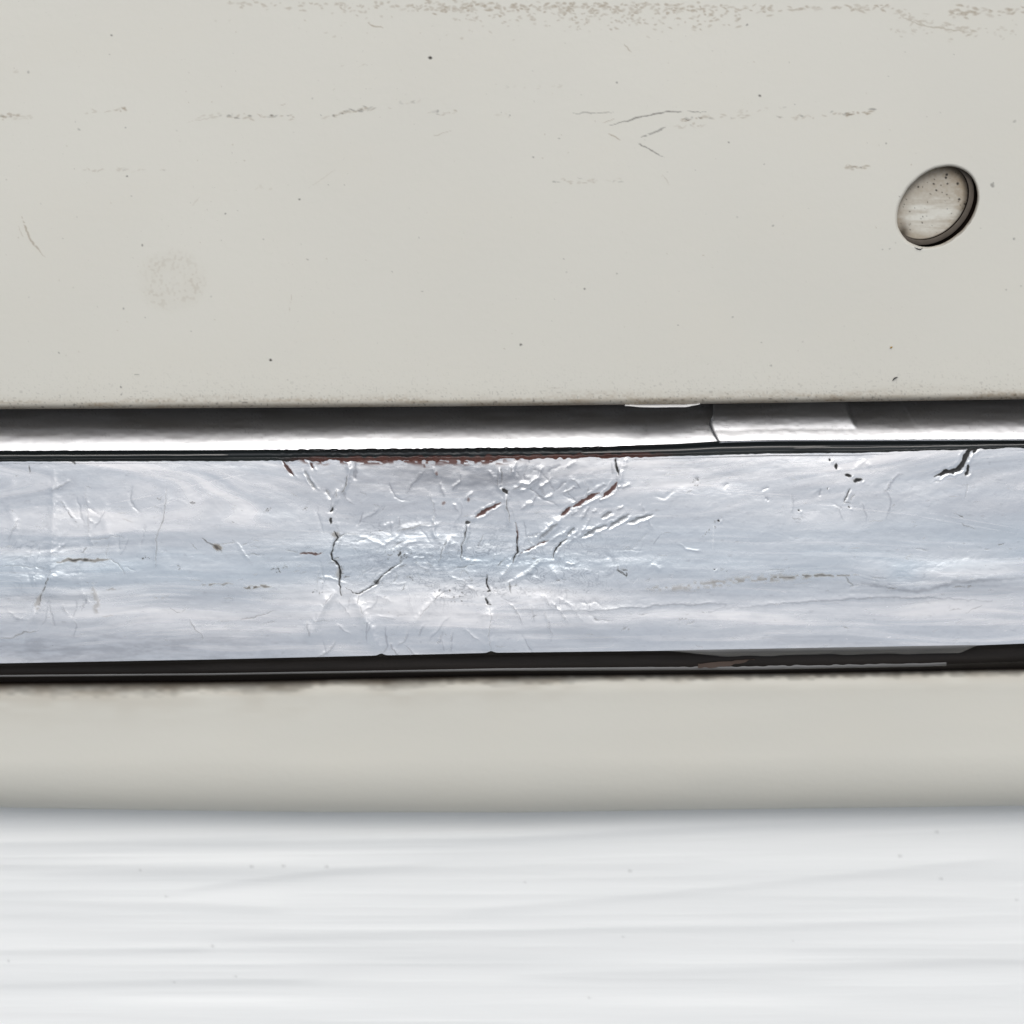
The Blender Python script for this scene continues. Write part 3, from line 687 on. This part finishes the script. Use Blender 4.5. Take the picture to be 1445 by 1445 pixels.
for x, y, s_ in [(577, 816, 5), (652, 835, 6), (660, 818, 4), (620, 833, 6), (640, 845, 5), (452, 820, 4), (447, 836, 3), (540, 822, 5)]:
    for _ in range(7): f.blob('crack', x + random.gauss(0, s_), y + random.gauss(0, s_ * .6), random.uniform(.5, 1.4), random.uniform(.5, 1), random.uniform(.4, .9), random.uniform(-1, 1), .8)
# right-hand diagonal cracks
crack([(868.7, 646), (871, 660), (874, 672)], 2.6, rim=.06); f.ridge([(878, 664), (876, 682)], 5, .12); f.ridge([(884, 648), (880, 660)], 5, .12); line([(864, 652), (866, 672)], 3, .4, 'grey')
crack([(871, 680), (860, 694), (849, 701)], 6.0, .8, rim=.09, taper=(.5, .15)); crack([(845, 695.5), (827, 704), (810.5, 715)], 6.4, .8, rim=.09, taper=(.3, .4)); crack([(808, 715), (800, 720), (792.6, 727)], 4.2, .5, rim=.06)
f.fold([(761, 760.5), (772, 751), (786, 740), (792, 727)], 8, .13); crack([(786, 740), (772, 751), (761, 761)], 4, 0, v=.4, rim=.09); f.mark('grey', [(786, 740), (761, 761)], 5, .7, 2)
crack([(733, 780), (745, 775), (758, 769), (774.6, 762)], 2.0, .4, .25, h=-.06, rim=.04)
for p, wv in [([(820, 758), (841, 748), (855, 741)], 4), ([(857, 745), (869, 737), (880, 731), (888, 726)], 4.4), ([(885, 737), (895, 735), (905, 731.5), (921, 726)], 3.6), ([(799.5, 755), (810.6, 744)], 5), ([(849, 730), (863, 722)], 5)]:
    crack(p, wv, 0, v=.42, h=-.14, rim=.07); f.mark('grey', p, wv + 1, .6, 2); line([(x, y + wv * .3) for x, y in p], 1.1, .55)
crack([(799.5, 759), (788, 769), (783, 777), (780, 788)], 2.6, 0, .3, rim=.05); f.ridge([(763.5, 791), (747, 806), (733, 816), (716, 824)], 5, .12); line([(763, 790), (748, 804), (733, 815)], 1, .4)
for p in [[(800, 770), (812, 757)], [(776, 764), (800, 750)], [(880, 690), (890, 682)], [(846, 708), (856, 701)], [(842, 718), (836, 724)], [(806, 727), (816, 722)], [(828, 722), (822, 730)], [(820, 750), (834, 747)], [(870, 720), (880, 714)]]:
    f.ridge(p, 4.5, .07); f.mark('grey', p, 3.5, .5, 2)
for p in [[(871.5, 798), (874, 806), (880, 812)], [(870, 803), (877, 806)], [(876, 805), (884, 815)], [(879, 804), (885, 806)], [(884, 809), (884, 815)]]: f.mark('crack', p, 1.6, .9)
line([(783, 819), (803, 817)], 3, .7, broken=.5); line([(868, 777), (912, 776)], 1.2, .5, broken=.55); f.ridge([(918, 795), (934, 806)], 6, .06)
f.mark('tan', [(913, 830), (970, 829), (1050, 818), (1092, 817), (1148, 812.6), (1172, 812)], 10, .55, 5, (.3, .2), .47); f.mark('tan', [(1000, 822), (1092, 817), (1148, 812.6), (1212, 811)], 5, .7, 2, (.4, .1), .42); f.mark('crack', [(1092, 816), (1148, 812.3), (1205, 811)], 1.8, .6, .9, (.3, .2), .45)
for p in [[(730, 860), (844, 861.6), (927, 854.7), (1010, 852), (1025, 852), (1021, 857), (999, 864)], [(1025, 859), (1148, 848), (1252, 843), (1308, 843), (1400, 848)]]:
    f.fold(p, 7, .05); f.mark('grey', p, 2.4, .55, 2)
f.fold([(1445, 814), (1345, 822), (1320, 829.5), (1296, 834), (1265, 831), (1215, 823)][::-1], 18, .07); f.mark('grey', [(1215, 823), (1265, 831), (1296, 834), (1320, 829.5), (1345, 822), (1445, 814)], 5, .6, 4)
f.ridge([(1308, 817), (1332, 802), (1376, 796), (1445, 797), (1500, 797)], 14, .06); f.smudge('haze_refl', 1390, 803, 80, 9, .9); f.smudge('blue', 1275, 808, 26, 16, .5)
line([(1192, 812), (1200, 822), (1206, 827)], 1.6, .6, broken=.3); line([(1200, 828), (1212, 824)], 1.2, .5, broken=.3); line([(1340, 829), (1380, 827)], 2.6, .5, broken=.5); line([(1250, 829), (1268, 830)], 2, .5, broken=.5); line([(1230, 814), (1250, 817)], 1.6, .5, broken=.4)
for x, y, a, b, an in [(1171, 649, 2, 2, 0), (1180, 658.5, 2.4, 5, -.3), (1196, 672, 4.6, 2.2, .15), (1210, 677.6, 6.4, 3, -.2), (1168, 689, 1.4, 1.6, 0), (1198.6, 715.5, 1.5, 1.3, 0), (1015, 735, 1.5, 1.6, 0), (1008, 804, 1.4, 1, 0), (1128, 721, 1.6, 1, 0)]:
    f.blob('crack', x, y, a, b, 1, an, .4); f.ridge([(x - a * .5, y), (x + a * .5, y + .1)], b + 1.5, -.06); f.ridge([(x + a, y + b), (x + a + 3, y + b + 1)], 4, .05)
crack([(1200, 690), (1195, 698), (1192.5, 709)], 2.2, 0, .25, rim=.05); line([(1207, 698), (1199, 706)], 2, .4); line([(1190, 710), (1202, 710)], 1.2, .7)
f.ridge([(1206, 662), (1222, 648)], 5, .07); f.ridge([(1222, 652), (1228, 658)], 5, .06)
crack([(1374, 630), (1367, 636), (1360, 651), (1351, 661.6), (1342, 666), (1332.6, 665.6), (1323, 671), (1317, 674)], 7.4, rim=.08, taper=(.9, .2)); crack([(1367.5, 658), (1362, 671)], 5.4, rim=.06, taper=(.9, .2)); line([(1365, 681), (1362, 703)], 1.3, .4); crack([(1377, 631), (1374, 640)], 3.4)
line([(1317, 681), (1328, 678)], 1.2, .4); line([(1354, 726), (1358, 730)], 1.8, .7); line([(1408, 768), (1419, 766)], 1.8, .75); line([(1291, 772), (1310, 777)], 1.4, .45); line([(1388, 776), (1396, 775)], 1.4, .5)
for x0, y0, x1, y1 in [(1000, 691, 1132, 700), (1000, 695, 1110, 702), (1010, 688, 1075, 694), (980, 684, 1060, 689), (1132, 709, 1277, 725), (1180, 716, 1300, 727), (1277, 725, 1445, 755), (1300, 722, 1445, 747), (1007, 740, 1006, 775), (200, 720, 260, 702), (150, 712, 230, 696), (250, 690, 350, 668), (596, 700, 690, 690), (920, 690, 1000, 700)]:
    f.mark('haze_refl', [(x0, y0), (x1, y1)], 1.2, .45, .8, (.2, .2), .2, True)
line([(1080, 806), (1106, 803), (1105, 807), (1092, 809)], 1.2, .6, broken=.35)
for p in [[(1020, 688), (1028, 682)], [(1074, 692), (1084, 686)], [(1158, 690), (1156, 701)], [(980, 678), (986, 674)], [(1080, 702), (1084, 707)]]: f.ridge(p, 4, -.06); f.mark('grey', p, 2.5, .5, 1.5)
for x, y in [(975, 680), (982, 676), (985, 682), (995, 753), (1013, 735), (1010, 746), (960, 874), (880, 887), (1018, 805)]:
    for _ in range(4): f.blob('crack', x + random.gauss(0, 3), y + random.gauss(0, 2), random.uniform(.6, 1.6), random.uniform(.5, .9), random.uniform(.3, .7), random.uniform(-1.2, 0), .8)
line([(900, 867), (915, 866)], 1.3, .5); line([(968, 882), (980, 876)], 1.6, .4); line([(878, 887), (887, 886)], 2.2, .5)
# a web of fine soft creases between the main cracks
def web(cx, cy, sx, sy, n, a0, sa, hh):
    for _ in range(n):
        x = random.gauss(cx, sx); y = random.gauss(cy, sy); a = random.gauss(a0, sa) * random.choice((1, 1, -1)); pts = [(x, y)]
        if not (658 < y < 918): continue
        for _k in range(random.randint(2, 4)):
            L_ = random.uniform(6, 15); a += random.gauss(0, .35); x += L_ * math.cos(a); y += L_ * math.sin(a); pts.append((x, min(y, 925)))
        v = random.uniform(.5, 1)
        f.ridge(pts, random.uniform(2.8, 6), random.choice((1, 1, -.8)) * hh * v)
        f.mark('grey', [(px_ + 1.5, py_ + .6) for px_, py_ in pts], random.uniform(1.0, 2.4), .55 * v, 1.5, (.1, .1), .2)
        if random.random() < .35: f.mark('crack', pts, 1.0, .45 * v, .9, (.1, .1), .42)
web(690, 790, 105, 40, 48, 1.0, .45, .058)
web(500, 800, 60, 60, 22, 1.2, .4, .06)
web(75, 800, 60, 75, 32, 1.35, .4, .07)
web(760, 690, 90, 26, 34, .75, .3, .06)
web(590, 885, 120, 22, 20, 1.3, .3, .075)
web(1200, 690, 50, 25, 7, .9, .4, .03)
# scattered fine nicks
for _ in range(420):
    x = random.uniform(0, 1445); y = random.uniform(665, 915); L_ = random.expovariate(1 / 5.) + 1
    a = random.gauss(-.08, .25); f.mark(random.choice(['crack', 'crack', 'tan', 'haze_refl', 'haze_refl']), [(x, y), (x + L_ * math.cos(a), y + L_ * math.sin(a))], random.uniform(.6, 1.3), random.uniform(.2, .6), .9, (.3, .3))
for _ in range(160):      # clustered in the crumpled middle
    x = random.gauss(680, 120); y = random.gauss(805, 26); L_ = random.expovariate(1 / 7.) + 1
    a = random.gauss(-.45, .5); f.mark(random.choice(['crack', 'grey', 'grey', 'haze_refl']), [(x, y), (x + L_ * math.cos(a), y + L_ * math.sin(a))], random.uniform(.7, 1.8), random.uniform(.2, .7), .9, (.3, .3))
# painted reflections: silvery swirls, bluish middle band, dark top centre; grey bottom left
sw = 22 * (fbm(X / 190, Y / 60, 2, 157) - .5)                # swirl of the painted silvery reflections
Ys_ = Y + sw + .16 * (X - 722) * sstep(760, 660, Y) * np.where(X < 700, -1.0, .75)
wipe_refl = fbm(X / 260, Ys_ / 24, 4, 151); refl_fine = fbm(X / 120, Ys_ / 3.6, 3, 158)
big = fbm(X / 330, Y / 55, 3, 152)
f.L['haze_refl'] = np.clip(f.L['haze_refl'] + .85 * sstep(.36, .80, wipe_refl * .8 + refl_fine * .2) * (.25 + .75 * sstep(.38, .6, big)) + .10 * sstep(.5, .8, refl_fine) + .45 * np.exp(-((Y - 862) / 16) ** 2) * (.4 + wipe_refl) + .30 * sstep(.55, .75, fbm(X / 180, Ys_ / 7, 3, 166)), 0, 1).astype(np.float32)
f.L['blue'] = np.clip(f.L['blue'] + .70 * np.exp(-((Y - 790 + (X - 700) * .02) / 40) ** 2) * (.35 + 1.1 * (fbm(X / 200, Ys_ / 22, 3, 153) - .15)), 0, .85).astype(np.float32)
dark_refl = np.exp(-(((X - 640) / 150) ** 2 + ((Y - 668) / 28) ** 2))  # dark reflection at top centre, painted into the grey layer
f.L['grey'] = np.clip(f.L['grey'] + 1.15 * dark_refl * (.55 + .6 * (fbm(X / 40, Y / 12, 4, 154) - .3)) + .20 * pk * sstep(.3, .6, fbm(X / 50, Y / 20, 3, 159))
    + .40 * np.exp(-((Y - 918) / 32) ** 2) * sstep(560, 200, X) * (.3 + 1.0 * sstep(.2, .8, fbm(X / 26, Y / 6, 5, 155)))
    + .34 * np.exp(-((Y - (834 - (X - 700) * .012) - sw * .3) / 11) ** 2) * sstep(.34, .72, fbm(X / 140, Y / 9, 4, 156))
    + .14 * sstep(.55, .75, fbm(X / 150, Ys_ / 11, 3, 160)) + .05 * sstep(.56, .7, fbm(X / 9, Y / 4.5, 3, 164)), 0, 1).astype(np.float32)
# reddish reflection along the ragged top edge, painted in copper brown
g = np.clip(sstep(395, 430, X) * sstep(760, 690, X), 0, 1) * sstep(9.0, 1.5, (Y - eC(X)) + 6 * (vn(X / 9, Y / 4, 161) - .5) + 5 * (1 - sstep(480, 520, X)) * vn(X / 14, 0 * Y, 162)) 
f.L['cop_refl'] = np.maximum(f.L['cop_refl'], (g * sstep(.35, .5, vn(X / 5, Y / 2.4, 163))).astype(np.float32))
wb = -4.25 + .03 * sstep(0, .05, T) - .30 * T - 0.40 * sstep(.62, 1.25, T)
wface = wb + f.L['h']
V = P(X, Y, wface).reshape(-1, 3)
at1 = np.stack([np.clip(f.L['crack'], 0, 1), np.clip(f.L['cop_refl'], 0, 1), np.clip(f.L['tan'], 0, 1)], -1).reshape(-1, 3)
at2 = np.stack([f.L['haze_refl'], f.L['grey'], f.L['blue']], -1).reshape(-1, 3)
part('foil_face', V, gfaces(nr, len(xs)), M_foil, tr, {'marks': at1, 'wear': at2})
WD = wface[-1]
# --- the under-edge, its dark reflection put into the material colour
def strip(name, x0, x1, prof, mat, dxx=2.0, attrs=None):
    """prof: list of functions x -> (y, w)"""
    xs_ = np.arange(x0, x1 + .1, dxx)
    rows_ = [P(xs_, *p(xs_)) for p in prof]
    return part(name, np.concatenate(rows_), gfaces(len(rows_), len(xs_)), mat, tr)
wdi = lambda x: np.interp(x, xs, WD)
nch = lambda x: np.interp(x, xs, notch)
wv_ = lambda x, s: vn(np.asarray(x) / 28, 0 * np.asarray(x), s) - .5
strip('under_edge', XL, XR, [
    lambda x: (eD(x) - nch(x) - .4, wdi(x) - .03), lambda x: (eD(x) + 1.2, wdi(x) - .5), lambda x: (eD(x) + 4, wdi(x) - 1.1), lambda x: (eD(x) + 6 + 1.5 * wv_(x, 171), wdi(x) - 1.25),
    lambda x: (eD(x) + (eE(x) - eD(x)) * .6, wdi(x) - 1.5 + .12 * wv_(x, 172)), lambda x: (eE(x) - 1.2, wdi(x) - 1.6), lambda x: (eE(x) + 1, wdi(x) - 2.2), lambda x: (eF(x) + 4, wdi(x) - 4.5)], M_lip)
strip('bright_sliver', XL, 1336, [
    lambda x: (eE(x) - 1.8 - 1.2 * sstep(500, 1000, x) + sstep(900, 1000, x) * 2.2 * wv_(x * 3, 173) * sstep(1340, 1200, x), wdi(x) - 1.52), lambda x: (eE(x) + .2 + .8 * sstep(300, 1200, x) - 2.6 * sstep(1318, 1336, x), wdi(x) - 1.50), lambda x: (eE(x) + .9 + .8 * sstep(300, 1200, x), wdi(x) - 2.0)], M_sliver, 1.5)
strip('rolled_film', 940, 1378, [
    lambda x: (eD(x) - .8, wdi(x) + .015), lambda x: (eD(x) + 2 * sstep(935, 990, x) * sstep(1384, 1366, x), wdi(x) - .04), lambda x: (eD(x) + 6 * sstep(935, 1000, x) * sstep(1384, 1360, x) + wv_(x, 174), wdi(x) - .35),
    lambda x: (eD(x) + (9.5 * sstep(935, 1020, x) + 3 * wv_(x, 175)) * sstep(1384, 1350, x), wdi(x) - .95)], M_sliver, 1.5)
strip('rust_patch', 985, 1066, [
    lambda x: (937 - .09 * (x - 985) + 3.0 * wv_(x * 4, 176), wdi(x) - 1.28), lambda x: (942.0 - .14 * (x - 985) * sstep(1000, 1066, x) + 2.5 * wv_(x * 4, 177), wdi(x) - 1.42)], mat_plain('brown_residue', (.085, .062, .05), .6, .4, spec=.2), 2)

# ================================================================== frame behind the gaps, painted black for their shade
bk = mesh_obj('backing_frame', np.concatenate([P(np.array([XL, XR]), np.array([y, y]), np.array([w_, w_])) for y, w_ in ((540, -11.5), (660, -11.5), (672, -11.5), (900, -11.5), (950, -11.5), (990, -12.5))]) - P(722, 760, -7), gfaces(6, 2), M_back, None, None, False)
place(bk, tuple(P(722, 760, -7))); tag(bk, 'backing frame painted black for the shade in the gaps beside the trim', 'frame')

# ================================================================== white sliver in the upper gap
gx_ = np.array([882, 890, 905, 925, 945, 968, 980, 988]); 
up_y = np.array([570.2, 569.2, 569.6, 569.4, 569.0, 568.8, 568.4, 568.4]); lo_y = np.array([572.6, 573.0, 574.4, 574.8, 574.4, 574.2, 571.8, 570.2])
rows = [P(gx_, up_y - 3, -1.5 + 0 * gx_), P(gx_, lo_y, -.25 + 0 * gx_), P(gx_, lo_y + .4, -.4 + 0 * gx_), P(gx_, lo_y - 1, -1.6 + 0 * gx_)]
oc = P(935, 574, -1.4)
sh = mesh_obj('plastic_sliver', np.concatenate(rows) - oc, gfaces(4, len(gx_)), M_white, None, None, False)
place(sh, tuple(oc)); tag(sh, 'thin white sliver wedged in the black gap under the upper cream panel', 'sliver')

# ================================================================== lower panel
lo = thing('rounded_panel', 'lower cream painted panel with rounded edges, below the chrome trim', 'panel', tuple(P(722, 1146, -14)))
xs = np.arange(XL, XR, 3.0); nt_ = 110
rows = []; A = []
for k in range(nt_):
    t = k / (nt_ - 1)
    y = (eF(xs) - 7) + (eG(xs) - eF(xs) + 7) * t
    # rounded top (small radius), flat middle, large radius at the bottom
    a = np.clip(t / .17, 0, 1); b = np.clip((t - .62) / .38, 0, 1)
    wv = -7.2 - 2.6 * (1 - math.sqrt(max(0, 1 - (1 - a) ** 2))) + .2 * t - 4.0 * (1 - math.sqrt(max(1e-4, 1 - .96 * b * b)))
    rows.append(P(xs, y, wv + .15 * (fbm(xs / 300, t * 3, 2, 181) - .5)))
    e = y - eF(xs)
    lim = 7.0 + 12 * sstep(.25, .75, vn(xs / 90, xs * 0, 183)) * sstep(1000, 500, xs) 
    soot_shade = np.clip(1 - e / (lim + 7 * vn(xs / 10, y / 5, 182)), 0, 1) ** 1.1
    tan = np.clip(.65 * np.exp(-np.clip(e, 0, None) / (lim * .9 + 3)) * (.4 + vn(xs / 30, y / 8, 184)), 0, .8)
    A.append(np.stack([0 * xs, tan, soot_shade], -1))
extra = rows[-1].copy(); extra[:, 2] -= .006; extra[:, 1] += .0012; rows.append(extra); A.append(A[-1])
part('sheet', np.concatenate(rows), gfaces(nt_ + 1, len(xs)), mat_cream('cream_paint_lower', BASE, .08), lo, {'marks': np.concatenate(A)})

# ================================================================== plastic film at the bottom
fi = thing('wrapping_film', 'white stretched plastic film with long horizontal folds below the rounded panel', 'plastic film', tuple(P(722, 1440, -20)))
xs = np.arange(XL - 20, XR + 20, 3.0); ys = np.arange(1105, 1500, 1.5)
X, Y = np.meshgrid(xs, ys); f = Field(X, Y, True, .0)
h = f.layer('h'); f.layer('dark'); f.layer('grey')
sk = Y + .035 * (X - 700) * sstep(1250, 1150, Y)
def rdg(nz): return 1 - np.abs(2 * nz - 1)
h += (.8 * (fbm(X / 700, sk / 60, 2, 191) - .5) + .13 * rdg(vn(X / 520 + sk / 400, sk / 24, 192)) * vn(X / 300, sk / 60, 193) + .06 * rdg(vn(X / 330, sk / 10, 194)) * vn(X / 200, sk / 30, 195)).astype(np.float32)
def lap(pts, wd, hh):
    r = f.dist(pts, wd * 3 + 40, True)
    if r is None: return
    sl, d, side, t = r
    a = np.where(side > 0, np.exp(-(d / wd) ** 1.2), np.exp(-(d / 8.0) ** 2))
    f.L['h'][sl] += .19 * hh * a * np.minimum(1, np.minimum(t, 1 - t) / .08)
for pts, wd, hh in [([(-200, 1188), (0, 1187), (400, 1185), (725, 1179), (1000, 1164), (1445, 1147), (1600, 1140)], 24, 1.3), ([(-150, 1257), (0, 1256), (250, 1255), (340, 1241), (480, 1224), (640, 1215)], 16, .7),
                    ([(-150, 1268), (0, 1270), (250, 1273), (420, 1281)], 14, .6), ([(-150, 1343), (0, 1341), (180, 1338), (310, 1334)], 16, .7), ([(-150, 1388), (0, 1387), (250, 1383), (460, 1380)], 14, .55),
                    ([(620, 1285), (900, 1262), (1150, 1236), (1445, 1205)], 18, .55), ([(300, 1320), (725, 1310), (1100, 1305), (1445, 1288), (1600, 1280)], 20, .6), ([(700, 1375), (1000, 1366), (1445, 1352), (1600, 1348)], 18, .4), ([(0, 1232), (300, 1222), (620, 1222), (1000, 1216)], 12, .4)]:
    lap(pts, wd, hh)
for x, y, r in [(355, 1223, 3), (400, 1222, 3), (461, 1223, 3), (300, 1335, 3), (12, 1356, 2.4), (332, 1378, 2.2), (245, 1386, 2), (1270, 1208, 3), (1328, 1240, 2.8), (889, 1229, 3), (740, 1245, 2), (1322, 1174, 3), (198, 1228, 2), (235, 1265, 2.2), (1435, 1270, 2.4), (880, 1322, 2), (832, 1408, 2.2), (1120, 1328, 1.6)]:
    f.blob('dark', x, y, r * .8, r * .8, .30, 0, .9)
wf = -14.6 + 3.4 * (Y - 1120) / 340 + f.L['h']
V = P(X, Y, wf).reshape(-1, 3)
part('film_sheet', V, gfaces(len(ys), len(xs)), M_film, fi, {'marks': np.stack([f.L['dark'], f.L['grey'], 0 * f.L['grey']], -1).reshape(-1, 3)})
